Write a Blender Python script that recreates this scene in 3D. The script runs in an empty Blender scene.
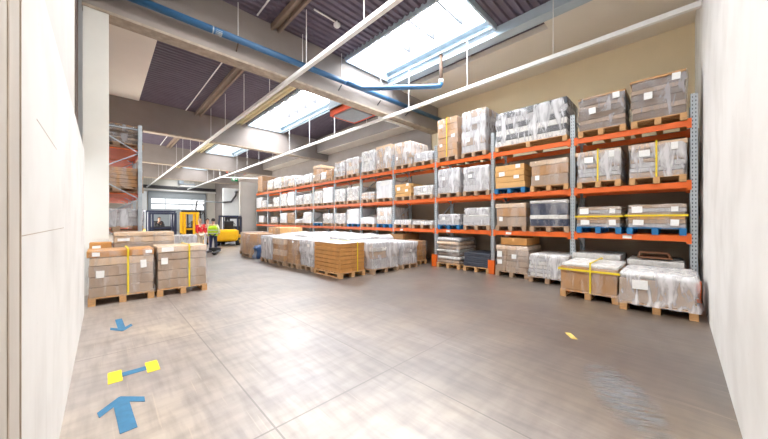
import bpy, bmesh, math, random
from mathutils import Vector, Matrix, noise
R = math.radians
C = bpy.context.scene.collection
rnd = random.Random(7)

# ------------------------------------------------------------------ materials
def newmat(name):
    m = bpy.data.materials.new(name); m.use_nodes = True
    nt = m.node_tree; nt.nodes.clear()
    out = nt.nodes.new('ShaderNodeOutputMaterial')
    return m, nt, out
def N(nt, t, **kw):
    n = nt.nodes.new(t)
    for k, v in kw.items():
        if k.startswith('i_'): n.inputs[k[2:].replace('_', ' ')].default_value = v
        else: setattr(n, k, v)
    return n
def ramp(nt, fac, stops):
    r = N(nt, 'ShaderNodeValToRGB')
    e = r.color_ramp.elements
    while len(e) < len(stops): e.new(0.5)
    for el, (p, c) in zip(e, stops):
        el.position = p; el.color = (*c, 1) if len(c) == 3 else c
    nt.links.new(fac, r.inputs[0]); return r.outputs[0]
def s2l(c):
    return tuple(((x/255)/12.92 if x/255 <= .04045 else ((x/255+.055)/1.055)**2.4) for x in c)
def mat(name, rgb, rough=.6, metal=0, var=.12, scale=6, stretch=(1,1,1), bump=0, bscale=None, spec=.5):
    """principled with a noise-varied base colour (rgb in 0-255)"""
    m, nt, out = newmat(name); L = nt.links.new
    b = N(nt, 'ShaderNodeBsdfPrincipled'); L(b.outputs[0], out.inputs[0])
    b.inputs['Roughness'].default_value = rough; b.inputs['Metallic'].default_value = metal
    b.inputs['Specular IOR Level'].default_value = spec
    tc = N(nt, 'ShaderNodeTexCoord'); mp = N(nt, 'ShaderNodeMapping'); mp.inputs['Scale'].default_value = stretch
    L(tc.outputs['Object'], mp.inputs[0])
    nz = N(nt, 'ShaderNodeTexNoise'); nz.inputs['Scale'].default_value = scale; nz.inputs['Detail'].default_value = 5
    L(mp.outputs[0], nz.inputs['Vector'])
    c = s2l(rgb)
    L(ramp(nt, nz.outputs[0], [(.3, tuple(x*(1-var) for x in c)), (.7, tuple(min(1, x*(1+var)) for x in c))]), b.inputs['Base Color'])
    if bump:
        bp = N(nt, 'ShaderNodeBump'); bp.inputs['Strength'].default_value = bump; bp.inputs['Distance'].default_value = .02
        n2 = N(nt, 'ShaderNodeTexNoise'); n2.inputs['Scale'].default_value = bscale or scale*3
        L(mp.outputs[0], n2.inputs['Vector']); L(n2.outputs[0], bp.inputs['Height']); L(bp.outputs[0], b.inputs['Normal'])
    return m
def film(name, lo, hi, tint, scale=8, stretch=(1,1,.22)):
    """stretch film: clear to milky in wrinkled streaks"""
    m, nt, out = newmat(name); L = nt.links.new
    tc = N(nt, 'ShaderNodeTexCoord'); mp = N(nt, 'ShaderNodeMapping'); mp.inputs['Scale'].default_value = stretch
    mp.inputs['Rotation'].default_value = (.5, .3, .2)
    L(tc.outputs['Object'], mp.inputs[0])
    nz = N(nt, 'ShaderNodeTexNoise'); nz.inputs['Scale'].default_value = scale; nz.inputs['Detail'].default_value = 6
    nz.inputs['Distortion'].default_value = .8
    L(mp.outputs[0], nz.inputs['Vector'])
    mr = N(nt, 'ShaderNodeMapRange'); mr.inputs['From Min'].default_value = .42; mr.inputs['From Max'].default_value = .64
    mr.inputs['To Min'].default_value = lo; mr.inputs['To Max'].default_value = hi
    L(nz.outputs[0], mr.inputs[0])
    tr = N(nt, 'ShaderNodeBsdfTransparent'); b = N(nt, 'ShaderNodeBsdfPrincipled')
    b.inputs['Base Color'].default_value = (*s2l(tint), 1); b.inputs['Roughness'].default_value = .2
    bp = N(nt, 'ShaderNodeBump'); bp.inputs['Strength'].default_value = .7; bp.inputs['Distance'].default_value = .03
    L(nz.outputs[0], bp.inputs['Height']); L(bp.outputs[0], b.inputs['Normal'])
    mx = N(nt, 'ShaderNodeMixShader'); L(mr.outputs[0], mx.inputs[0]); L(tr.outputs[0], mx.inputs[1]); L(b.outputs[0], mx.inputs[2])
    L(mx.outputs[0], out.inputs[0]); return m
def emis(name, rgb, strength, pattern=True):
    m, nt, out = newmat(name); L = nt.links.new
    e = N(nt, 'ShaderNodeEmission'); e.inputs[1].default_value = strength
    tc = N(nt, 'ShaderNodeTexCoord'); nz = N(nt, 'ShaderNodeTexNoise'); nz.inputs['Scale'].default_value = 1.5
    L(tc.outputs['Object'], nz.inputs['Vector'])
    c = s2l(rgb)
    L(ramp(nt, nz.outputs[0], [(.3, tuple(x*.93 for x in c)), (.7, c)]), e.inputs[0]); L(e.outputs[0], out.inputs[0])
    return m

M = {}
M['carton'] = mat('kraft_carton', (176,132,88), .75, var=.12, scale=4)
M['carton2'] = mat('orange_brown_carton', (184,128,66), .75, var=.14, scale=5)
M['kraftgrey'] = mat('dusty_carton', (165,142,122), .75, var=.12, scale=4)
M['taupe'] = mat('taupe_board', (120,104,92), .75, var=.2, scale=3, stretch=(1,1,8))
M['tan'] = mat('yellow_brown_carton', (214,166,104), .75, var=.1, scale=4)
M['beige'] = mat('beige_lid', (205,176,146), .75, var=.08, scale=4)
M['white'] = mat('white_goods', (206,204,200), .6, var=.08, scale=5)
M['greyw'] = mat('grey_goods', (176,174,176), .6, var=.14, scale=6)
M['dark'] = mat('charcoal_goods', (52,54,60), .5, var=.3, scale=5)
M['navy'] = mat('navy_goods', (42,50,72), .45, var=.3, scale=5)
M['slate'] = mat('slate_sheets', (62,66,78), .5, var=.2, scale=5)
M['blue_bag'] = mat('blue_bag', (30,62,104), .5, var=.25, scale=8, bump=.6)
M['wood'] = mat('pallet_wood', (196,150,100), .75, var=.22, scale=7, stretch=(1,6,6))
M['woodw'] = mat('weathered_pallet_wood', (170,140,112), .8, var=.2, scale=7, stretch=(1,6,6))
M['bluewood'] = mat('blue_painted_pallet', (20,104,158), .65, var=.2, scale=7)
M['strap'] = mat('yellow_strap', (236,208,30), .45, var=.06)
M['paper'] = mat('white_paper_label', (240,240,238), .6, var=.05, scale=25)
M['film_c'] = film('clear_stretch_film', .0, .28, (235,232,232))
M['film_g'] = film('grey_stretch_film', .05, .42, (205,203,208))
M['film_m'] = film('milky_stretch_film', .12, .68, (236,236,240))
M['film_w'] = film('white_cover_film', .75, .98, (226,226,230), scale=3)
M['orange'] = mat('orange_beam_paint', (232,100,22), .45, var=.08, scale=3)
M['frame_wood'] = mat('brown_wooden_frame', (120,78,52), .5, var=.2, stretch=(1,5,5))
M['cream'] = mat('cream_plaster', (240,222,186), .85, var=.03, scale=1.2, bump=.05, bscale=20)
M['cream2'] = mat('cream_ceiling_board', (236,227,215), .85, var=.02, scale=1)
M['beam'] = mat('taupe_concrete_beam', (150,140,134), .75, var=.07, scale=1.4, bump=.05)
M['beamlow'] = mat('stained_beam_flange', (172,156,138), .8, var=.2, scale=7)
M['deck'] = mat('plum_steel_deck', (98,87,101), .5, metal=.0, var=.1, scale=2)
M['purlin'] = mat('brown_purlin', (140,120,104), .6, var=.1, scale=4)
M['curb'] = mat('white_rooflight_curb', (176,190,200), .5, var=.04, scale=3)
M['yellowed'] = mat('yellowed_purlin', (215,200,160), .6, var=.06, scale=3)
M['whitemetal'] = mat('white_metal', (244,243,240), .35, var=.03, scale=4)
M['colwhite'] = mat('off_white_column', (222,220,212), .7, var=.03, scale=2)
M['galv'] = mat('galvanised_steel', (168,178,186), .4, metal=.35, var=.12, scale=10)
M['darksteel'] = mat('dark_steel', (60,58,60), .5, metal=.3, var=.1)
M['rust'] = mat('brown_steel', (92,70,56), .7, var=.3, scale=6, stretch=(3,3,.6))
M['bluepipe'] = mat('blue_pipe', (54,100,142), .35, var=.1, scale=3)
M['heater'] = mat('orange_heater_paint', (226,84,40), .5, var=.1, scale=4)
M['greypaint'] = mat('grey_paint', (140,146,150), .5, var=.08, scale=4)
M['fl_yellow'] = mat('forklift_yellow', (240,180,20), .35, var=.05)
M['black'] = mat('black_plastic', (24,25,30), .5, var=.15)
M['bluegrey'] = mat('blue_black_paint', (36,44,70), .45, var=.15)
M['rubber'] = mat('rubber', (22,22,22), .8, var=.1)
M['blue_tape'] = mat('blue_floor_paint', (46,106,142), .6, var=.14, scale=14)
M['yellow_tape'] = mat('yellow_floor_paint', (226,200,34), .6, var=.08, scale=14)
M['worn_yellow'] = mat('worn_yellow_paint', (200,170,90), .7, var=.2, scale=20)
M['skin'] = mat('skin', (206,160,132), .55, var=.05)
M['hair'] = mat('dark_hair', (36,28,24), .7, var=.2)
M['hairb'] = mat('fair_hair', (176,136,98), .7, var=.2)
M['red'] = mat('red_cloth', (214,30,36), .8, var=.08)
M['lime'] = mat('hi_vis_cloth', (196,238,40), .7, var=.05)
M['pale'] = mat('pale_yellow_cloth', (232,236,190), .8, var=.05)
M['navycloth'] = mat('navy_cloth', (34,44,78), .85, var=.12)
M['beigecloth'] = mat('beige_cloth', (216,200,178), .85, var=.06)
M['whitecloth'] = mat('white_cloth', (226,226,226), .85, var=.04)
M['blackcloth'] = mat('black_cloth', (26,26,30), .85, var=.12)
M['silver'] = mat('reflective_tape', (215,220,220), .3, var=.04)
M['green'] = mat('green_sign', (20,150,90), .4, var=.04)
M['greywall'] = mat('grey_partition', (176,172,166), .8, var=.05, scale=1.5)
M['whitewall_far'] = mat('white_partition', (226,230,232), .7, var=.03, scale=1.5)
M['beigewall'] = mat('beige_far_wall', (204,198,186), .8, var=.04, scale=1.5)
M['gate'] = mat('grey_gate_panel', (158,166,170), .5, var=.03, scale=2)
M['sky_glass'] = emis('daylit_rooflight_glazing', (250,252,255), 20)
M['far_glass'] = emis('daylit_far_rooflight_glazing', (250,252,255), 8)
M['near_fill'] = emis('added_near_fill_glow', (252,250,248), 12)  # glow of the added fill panel above the camera
M['side_fill'] = emis('added_side_fill_glow', (255,252,246), 5)  # glow of the added fill strip on the left
M['gate_glass'] = emis('daylit_gate_glazing', (250,252,255), 1.0)

def wall_white():
    m, nt, out = newmat('white_concrete'); L = nt.links.new
    b = N(nt, 'ShaderNodeBsdfPrincipled'); L(b.outputs[0], out.inputs[0]); b.inputs['Roughness'].default_value = .7
    tc = N(nt, 'ShaderNodeTexCoord')
    n1 = N(nt, 'ShaderNodeTexNoise'); n1.inputs['Scale'].default_value = 1.4; n1.inputs['Detail'].default_value = 8; L(tc.outputs['Object'], n1.inputs['Vector'])
    base = ramp(nt, n1.outputs[0], [(.3, s2l((214,211,206))), (.55, s2l((228,226,222))), (.8, s2l((232,230,227)))])
    v = N(nt, 'ShaderNodeTexVoronoi'); v.inputs['Scale'].default_value = 5; L(tc.outputs['Object'], v.inputs['Vector'])
    n3 = N(nt, 'ShaderNodeTexNoise'); n3.inputs['Scale'].default_value = 3; L(tc.outputs['Object'], n3.inputs['Vector'])
    pit = ramp(nt, v.outputs['Distance'], [(.015, (.45,.42,.4)), (.05, (1,1,1))])
    mp = N(nt, 'ShaderNodeMapping'); mp.inputs['Scale'].default_value = (3,3,.25); mp.inputs['Rotation'].default_value = (.5,.5,0); L(tc.outputs['Object'], mp.inputs[0])
    n2 = N(nt, 'ShaderNodeTexNoise'); n2.inputs['Scale'].default_value = 2.5; n2.inputs['Detail'].default_value = 9; L(mp.outputs[0], n2.inputs['Vector'])
    scr = ramp(nt, n2.outputs[0], [(.3, (.86,.85,.83)), (.38, (1,1,1))])
    m1 = N(nt, 'ShaderNodeMixRGB', blend_type='MULTIPLY'); m1.inputs[0].default_value = .3; L(base, m1.inputs[1]); L(scr, m1.inputs[2])
    m2 = N(nt, 'ShaderNodeMixRGB', blend_type='MULTIPLY'); m2.inputs[0].default_value = .35; L(m1.outputs[0], m2.inputs[1]); L(pit, m2.inputs[2])
    L(m2.outputs[0], b.inputs['Base Color'])
    bp = N(nt, 'ShaderNodeBump'); bp.inputs['Strength'].default_value = .12; bp.inputs['Distance'].default_value = .01; L(n2.outputs[0], bp.inputs['Height']); L(bp.outputs[0], b.inputs['Normal'])
    return m
M['wall'] = wall_white()
M['wallgrey'] = mat('grey_white_concrete', (206,202,198), .75, var=.05, scale=2, bump=.1)
M['pier'] = mat('rough_concrete_pier', (190,182,172), .8, var=.08, scale=5, stretch=(1,1,.3), bump=.3)

def floor_mat():
    m, nt, out = newmat('worn_concrete_floor'); L = nt.links.new
    b = N(nt, 'ShaderNodeBsdfPrincipled'); L(b.outputs[0], out.inputs[0])
    tc = N(nt, 'ShaderNodeTexCoord')
    def nz(scale, st=(1,1,1), det=8, rot=0, dist=0):
        mp = N(nt, 'ShaderNodeMapping'); mp.inputs['Scale'].default_value = st; mp.inputs['Rotation'].default_value = (0,0,rot); L(tc.outputs['Object'], mp.inputs[0])
        n = N(nt, 'ShaderNodeTexNoise'); n.inputs['Scale'].default_value = scale; n.inputs['Detail'].default_value = det; n.inputs['Distortion'].default_value = dist
        L(mp.outputs[0], n.inputs['Vector']); return n.outputs[0]
    def mul(a, c, f, mode='MULTIPLY'):
        x = N(nt, 'ShaderNodeMixRGB', blend_type=mode); x.inputs[0].default_value = f; L(a, x.inputs[1]); L(c, x.inputs[2]); return x.outputs[0]
    base = ramp(nt, nz(.55, det=6), [(.32, s2l((136,127,122))), (.5, s2l((170,158,147))), (.68, s2l((196,180,158)))])
    base = mul(base, ramp(nt, nz(.8, rot=.7, det=3), [(.35, (.84,.85,.92)), (.65, (1.0,.97,.92))]), .9)
    fine = ramp(nt, nz(13, (1,.13,1), 12, rot=.1), [(.3, (.6,.58,.57)), (.58, (1,1,1))])
    base = mul(base, fine, .9)
    fine2 = ramp(nt, nz(8, (.3,1,1), 10, rot=-.1), [(.34, (.7,.68,.67)), (.6, (1,1,1))])
    base = mul(base, fine2, .85)
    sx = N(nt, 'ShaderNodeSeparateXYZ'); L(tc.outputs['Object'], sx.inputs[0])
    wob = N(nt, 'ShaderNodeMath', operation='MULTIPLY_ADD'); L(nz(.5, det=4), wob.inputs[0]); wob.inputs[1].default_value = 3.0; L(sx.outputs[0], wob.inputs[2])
    shade_grad = N(nt, 'ShaderNodeMapRange'); shade_grad.interpolation_type = 'SMOOTHSTEP'; shade_grad.inputs['From Min'].default_value = 2.0; shade_grad.inputs['From Max'].default_value = 6.0; L(wob.outputs[0], shade_grad.inputs[0])
    x = N(nt, 'ShaderNodeMixRGB', blend_type='MULTIPLY'); L(shade_grad.outputs[0], x.inputs[0]); L(base, x.inputs[1]); x.inputs[2].default_value = (.27,.235,.205,1); base = x.outputs[0]  # painted shade: base colour darkens toward the rack, aisle stays bright
    # tyre and fork scratches
    s1 = ramp(nt, nz(3, (14,.3,1), 3, rot=.3, dist=.15), [(.66, (0,0,0)), (.69, (1,1,1))])
    x = N(nt, 'ShaderNodeMixRGB'); L(s1, x.inputs[0]); L(base, x.inputs[1]); x.inputs[2].default_value = (*s2l((202,184,160)), 1)
    mxf = N(nt, 'ShaderNodeMath', operation='MULTIPLY'); sep0 = N(nt, 'ShaderNodeRGBToBW'); L(s1, sep0.inputs[0]); L(sep0.outputs[0], mxf.inputs[0]); mxf.inputs[1].default_value = .25; L(mxf.outputs[0], x.inputs[0])
    base = x.outputs[0]
    # slab joints
    sep = N(nt, 'ShaderNodeSeparateXYZ'); L(tc.outputs['Object'], sep.inputs[0])
    def lines(o, period, off, wdt):
        a = N(nt, 'ShaderNodeMath', operation='ADD'); L(o, a.inputs[0]); a.inputs[1].default_value = off
        p = N(nt, 'ShaderNodeMath', operation='PINGPONG'); L(a.outputs[0], p.inputs[0]); p.inputs[1].default_value = period/2
        g = N(nt, 'ShaderNodeMath', operation='LESS_THAN'); L(p.outputs[0], g.inputs[0]); g.inputs[1].default_value = wdt; return g.outputs[0]
    mxx = N(nt, 'ShaderNodeMath', operation='MAXIMUM'); L(lines(sep.outputs[0], 1.25, .33, .007), mxx.inputs[0]); L(lines(sep.outputs[1], 2.5, .4, .008), mxx.inputs[1])
    j = N(nt, 'ShaderNodeMath', operation='MULTIPLY'); L(mxx.outputs[0], j.inputs[0]); j.inputs[1].default_value = .75
    x = N(nt, 'ShaderNodeMixRGB'); L(j.outputs[0], x.inputs[0]); L(base, x.inputs[1]); x.inputs[2].default_value = (*s2l((78,68,60)), 1)
    L(x.outputs[0], b.inputs['Base Color'])
    rr = N(nt, 'ShaderNodeMapRange'); rr.inputs['From Min'].default_value = .3; rr.inputs['From Max'].default_value = .7; rr.inputs['To Min'].default_value = .36; rr.inputs['To Max'].default_value = .52; L(nz(1.6, det=6), rr.inputs[0]); L(rr.outputs[0], b.inputs['Roughness'])
    b.inputs['Specular IOR Level'].default_value = 1.0; b.inputs['Coat Weight'].default_value = 1.0; b.inputs['Coat Roughness'].default_value = .42; b.inputs['Coat IOR'].default_value = 1.65
    bp = N(nt, 'ShaderNodeBump'); bp.inputs['Strength'].default_value = .12; bp.inputs['Distance'].default_value = .01
    L(nz(14, (1,.3,1), 8), bp.inputs['Height']); L(bp.outputs[0], b.inputs['Normal'])
    return m
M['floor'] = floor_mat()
def post_mat():
    """galvanised post with rows of dark slots"""
    m, nt, out = newmat('slotted_galvanised_post'); L = nt.links.new
    b = N(nt, 'ShaderNodeBsdfPrincipled'); L(b.outputs[0], out.inputs[0]); b.inputs['Metallic'].default_value = .3; b.inputs['Roughness'].default_value = .45
    tc = N(nt, 'ShaderNodeTexCoord'); sep = N(nt, 'ShaderNodeSeparateXYZ'); L(tc.outputs['Object'], sep.inputs[0])
    def pp(o, off, per):
        a = N(nt, 'ShaderNodeMath', operation='ADD'); L(o, a.inputs[0]); a.inputs[1].default_value = off
        p = N(nt, 'ShaderNodeMath', operation='PINGPONG'); L(a.outputs[0], p.inputs[0]); p.inputs[1].default_value = per/2; return p.outputs[0]
    g1 = N(nt, 'ShaderNodeMath', operation='LESS_THAN'); L(pp(sep.outputs[2], 0, .075), g1.inputs[0]); g1.inputs[1].default_value = .017
    g2 = N(nt, 'ShaderNodeMath', operation='LESS_THAN'); L(pp(sep.outputs[1], .022, .044), g2.inputs[0]); g2.inputs[1].default_value = .007
    mu = N(nt, 'ShaderNodeMath', operation='MULTIPLY'); L(g1.outputs[0], mu.inputs[0]); L(g2.outputs[0], mu.inputs[1])
    x = N(nt, 'ShaderNodeMixRGB'); L(mu.outputs[0], x.inputs[0]); x.inputs[1].default_value = (*s2l((172,180,186)), 1); x.inputs[2].default_value = (*s2l((52,58,66)), 1)
    L(x.outputs[0], b.inputs['Base Color']); return m
M['post'] = post_mat()

# ------------------------------------------------------------------ mesh helpers
class MB:
    def __init__(s): s.v = []; s.f = []
    def add(s, vs, fs):
        o = len(s.v); s.v += [tuple(v) for v in vs]; s.f += [tuple(i+o for i in f) for f in fs]; return s
    def box(s, x0, x1, y0, y1, z0, z1):
        return s.add([(x0,y0,z0),(x1,y0,z0),(x1,y1,z0),(x0,y1,z0),(x0,y0,z1),(x1,y0,z1),(x1,y1,z1),(x0,y1,z1)],
                     [(3,2,1,0),(4,5,6,7),(0,1,5,4),(1,2,6,5),(2,3,7,6),(3,0,4,7)])
    def rbox(s, x0, x1, y0, y1, z0, z1, r=.01):
        bm = bmesh.new(); bmesh.ops.create_cube(bm, size=1)
        for v in bm.verts: v.co = ((x0+x1)/2+v.co.x*(x1-x0), (y0+y1)/2+v.co.y*(y1-y0), (z0+z1)/2+v.co.z*(z1-z0))
        r = min(r, (x1-x0)*.45, (y1-y0)*.45, (z1-z0)*.45)
        bmesh.ops.bevel(bm, geom=bm.edges[:], offset=r, segments=2, affect='EDGES', profile=.5)
        bm.verts.index_update()
        s.add([v.co[:] for v in bm.verts], [[v.index for v in f.verts] for f in bm.faces]); bm.free(); return s
    def tube(s, pts, r, n=10, closed=False):
        pts = [Vector(p) for p in pts]; rings = []
        rs = r if isinstance(r, (list, tuple)) else [r]*len(pts)
        for i, p in enumerate(pts):
            t = (pts[min(i+1, len(pts)-1)] - pts[max(i-1, 0)]).normalized()
            a = t.orthogonal().normalized() if abs(t.z) > .98 else t.cross(Vector((0,0,1))).normalized()
            b = t.cross(a)
            rings.append([p + (a*math.cos(2*math.pi*k/n) + b*math.sin(2*math.pi*k/n))*rs[i] for k in range(n)])
        vs = [v for rg in rings for v in rg]; fs = []
        for i in range(len(pts)-1):
            for k in range(n): fs.append((i*n+k, i*n+(k+1) % n, (i+1)*n+(k+1) % n, (i+1)*n+k))
        fs += [tuple(range(n))[::-1], tuple((len(pts)-1)*n+k for k in range(n))]
        return s.add(vs, fs)
    def bar(s, p, q, w, t):
        """rectangular bar from p to q"""
        p, q = Vector(p), Vector(q); d = (q-p).normalized()
        a = d.cross(Vector((0,0,1))) if abs(d.z) < .98 else Vector((1,0,0)); a.normalize(); b = d.cross(a).normalized()
        vs = [e + a*(w/2*i) + b*(t/2*j) for e in (p, q) for i, j in ((-1,-1),(1,-1),(1,1),(-1,1))]
        return s.add(vs, [(3,2,1,0),(4,5,6,7),(0,1,5,4),(1,2,6,5),(2,3,7,6),(3,0,4,7)])
    def cyl(s, c, axis, r, h, n=20):
        c = Vector(c); a = {'x': Vector((1,0,0)), 'y': Vector((0,1,0)), 'z': Vector((0,0,1))}[axis]
        return s.tube([c-a*h/2, c+a*h/2], r, n)
    def build(s, name, m, parent=None, smooth=False):
        me = bpy.data.meshes.new(name); me.from_pydata(s.v, [], s.f); me.update()
        if smooth: me.polygons.foreach_set('use_smooth', [True]*len(me.polygons))
        me.materials.append(m if not isinstance(m, str) else M[m])
        o = bpy.data.objects.new(name, me); C.objects.link(o)
        if parent is not None: o.parent = parent
        return o
def tag(o, label, cat, group=None):
    o['label'] = label; o['category'] = cat
    if group: o['group'] = group
    return o
def thing(name, label, cat, loc=(0,0,0), rz=0, group=None, scale=None):
    o = bpy.data.objects.new(name, None); C.objects.link(o); o.empty_display_size = .2
    o.location = loc; o.rotation_euler = (0,0,rz)
    if scale: o.scale = (scale,)*3
    return tag(o, label, cat, group)
def struct(o): o['kind'] = 'structure'; return o
def sbox(name, m, *b): return struct(MB().box(*b).build(name, m))

def shell(w, d, z0, z1, seed=0, amp=.012, lump=.02, flare=.0, rad=.05, off=.015, n=44, rows=9):
    """wrinkled wrap around a load: rounded-rectangle rings and a lumpy cap"""
    mb = MB(); hw, hd = w/2+off, d/2+off; ring = []
    for k in range(n):
        t = 2*math.pi*k/n; c, s_ = math.cos(t), math.sin(t)
        e = .09
        ring.append((math.copysign(abs(c)**e, c)*hw, math.copysign(abs(s_)**e, s_)*hd))
    vs = []; sv = Vector((seed*3.7, seed*1.3, seed*2.1))
    def nz(p, sc=5): return noise.noise(Vector(p)*sc+sv)
    for i in range(rows+1):
        u = i/rows; z = z0+(z1-z0)*u
        for x, y in ring:
            k = 1 + flare*(1-u)**2.2 + amp*nz((x,y,z), 5)/max(hw, hd)*2
            if i == rows: k *= 1-rad*.35
            vs.append((x*k, y*k+d/2, z-(rad*.25 if i == rows else 0)))
    caps = [.86, .6, .32]
    for c in caps:
        for x, y in ring:
            p = (x*c, y*c, 0)
            vs.append((p[0], p[1]+d/2, z1 + lump*(1.1*nz((p[0],p[1],seed), 2.6)+.35)*(1-c*.6) + .004))
    vs.append((0, d/2, z1+lump*.6))
    fs = []; tot = rows+1+len(caps)
    for i in range(tot-1):
        for k in range(n): fs.append((i*n+k, i*n+(k+1) % n, (i+1)*n+(k+1) % n, (i+1)*n+k))
    for k in range(n): fs.append(((tot-1)*n+k, (tot-1)*n+(k+1) % n, tot*n))
    return mb.add(vs, fs)

# ------------------------------------------------------------------ pallet loads
PH = .144
def pallet(parent, w, d, m, near=True, skirt=0):
    mb = MB(); nb = 5; bw = w/ (nb*1.28)
    for i in range(nb):                       # deck boards run in depth... across the width of the blocks
        yy = i*(d-d/6.2)/(nb-1); mb.rbox(-w/2, w/2, yy, yy+d/6.2, .122, .144, .003)
    for x in (-w/2, -.05, w/2-.1): mb.box(x, x+.1, 0, d, .1, .122)
    p = mb.build('pallet', m, parent)
    for i, x in enumerate((-w/2, -.05, w/2-.1)):
        b = MB()
        b.box(x, x+.1, 0, d, 0, .022)
        for y in (0, d/2-.07, d-.14): b.rbox(x, x+.1, y, y+.14, .022, .1, .004)
        if near: b.build('block_runner', m, p)
        else:
            o = len(p.data.vertices)
    if not near:
        mb2 = MB(); mb2.v = list(mb.v); mb2.f = list(mb.f)
        for x in (-w/2, -.05, w/2-.1):
            mb2.box(x, x+.1, 0, d, 0, .022)
            for y in (0, d/2-.07, d-.14): mb2.box(x, x+.1, y, y+.14, .022, .1)
        me = p.data; me.clear_geometry(); me.from_pydata(mb2.v, [], mb2.f); me.update()
    return p
def load(label, loc, rz, w, d, h, layers, pal='wood', filmk=None, straps=(), hstraps=(), sheets=(), near=False, group=None,
         lump=.02, amp=.012, flare=.0, cols=1, name='pallet_load', cat='pallet load', film_from=None, jit=.022, side_sheets=()):
    """one palletised load; layers = [(height share, material, extra half-width, part name)]"""
    t = thing(name, label, cat, loc, rz, group)
    seed = rnd.random()*50
    pallet(t, w, d, M[pal], near)
    lw, ld = w-.03, d-.04; tot = sum(l[0] for l in layers); z = PH
    hh = h-PH; ys = .02
    for i, l in enumerate(layers):
        lh = hh*l[0]/tot; ex = l[2] if len(l) > 2 else 0; pn = l[3] if len(l) > 3 else 'carton'
        jx, jy = rnd.uniform(-jit, jit), rnd.uniform(-jit, jit)*.6
        nc = cols if ex <= .01 and (len(l) < 3 or pn == 'carton') else 1
        for c in range(nc):
            a = -lw/2-ex+jx + (lw+2*ex)*c/nc; b2 = a+(lw+2*ex)/nc-.004
            MB().rbox(a, b2, ys-ex*.5+jy, ys+ld+ex*.5+jy, z+.004, z+lh-.004, .010 if pn != 'roll' else lh*.42).build(pn, l[1], t, smooth=(pn == 'roll'))
        z += lh
    fz = .125
    if filmk:
        MB_ = shell(lw, ld, film_from if film_from is not None else fz, h, seed, amp, lump, flare, off=.022)
        o = MB_.build('stretch_film', filmk, t, smooth=True); o.location.y = .02
    off = .042 if filmk else .024
    for x in straps:
        mb = MB(); q = .009
        fx = lw*x
        mb.box(fx-.014, fx+.014, ys-off-.004, ys-off+.002, .13, h+lump*.5+.018); mb.box(fx-.014, fx+.014, ys-off, ys+ld+off, h+lump*.4+.01, h+lump*.5+.018)
        mb.box(fx-.014, fx+.014, ys+ld+off-.002, ys+ld+off+.004, .13, h+lump*.5+.018); mb.build('strap', 'strap', t)
    for zf in hstraps:
        zz = PH+hh*zf; mb = MB(); a = lw/2+off
        mb.box(-a, a, ys-off-.005, ys-off+.001, zz-.018, zz+.018); mb.box(-a-.004, -a+.002, ys-off, ys+ld+off, zz-.018, zz+.018)
        mb.box(a-.002, a+.004, ys-off, ys+ld+off, zz-.018, zz+.018); mb.build('strap', 'strap', t)
    for (u, v, sw, sh) in sheets:
        cx = lw*u; cz = PH+hh*v
        o = MB().box(-sw/2, sw/2, -.002, .001, -sh/2, sh/2).build('label_sheet', 'paper', t)
        o.location = (cx, ys-off-.008, cz); o.rotation_euler = (0, rnd.uniform(-.05,.05), 0)
    return t

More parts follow.
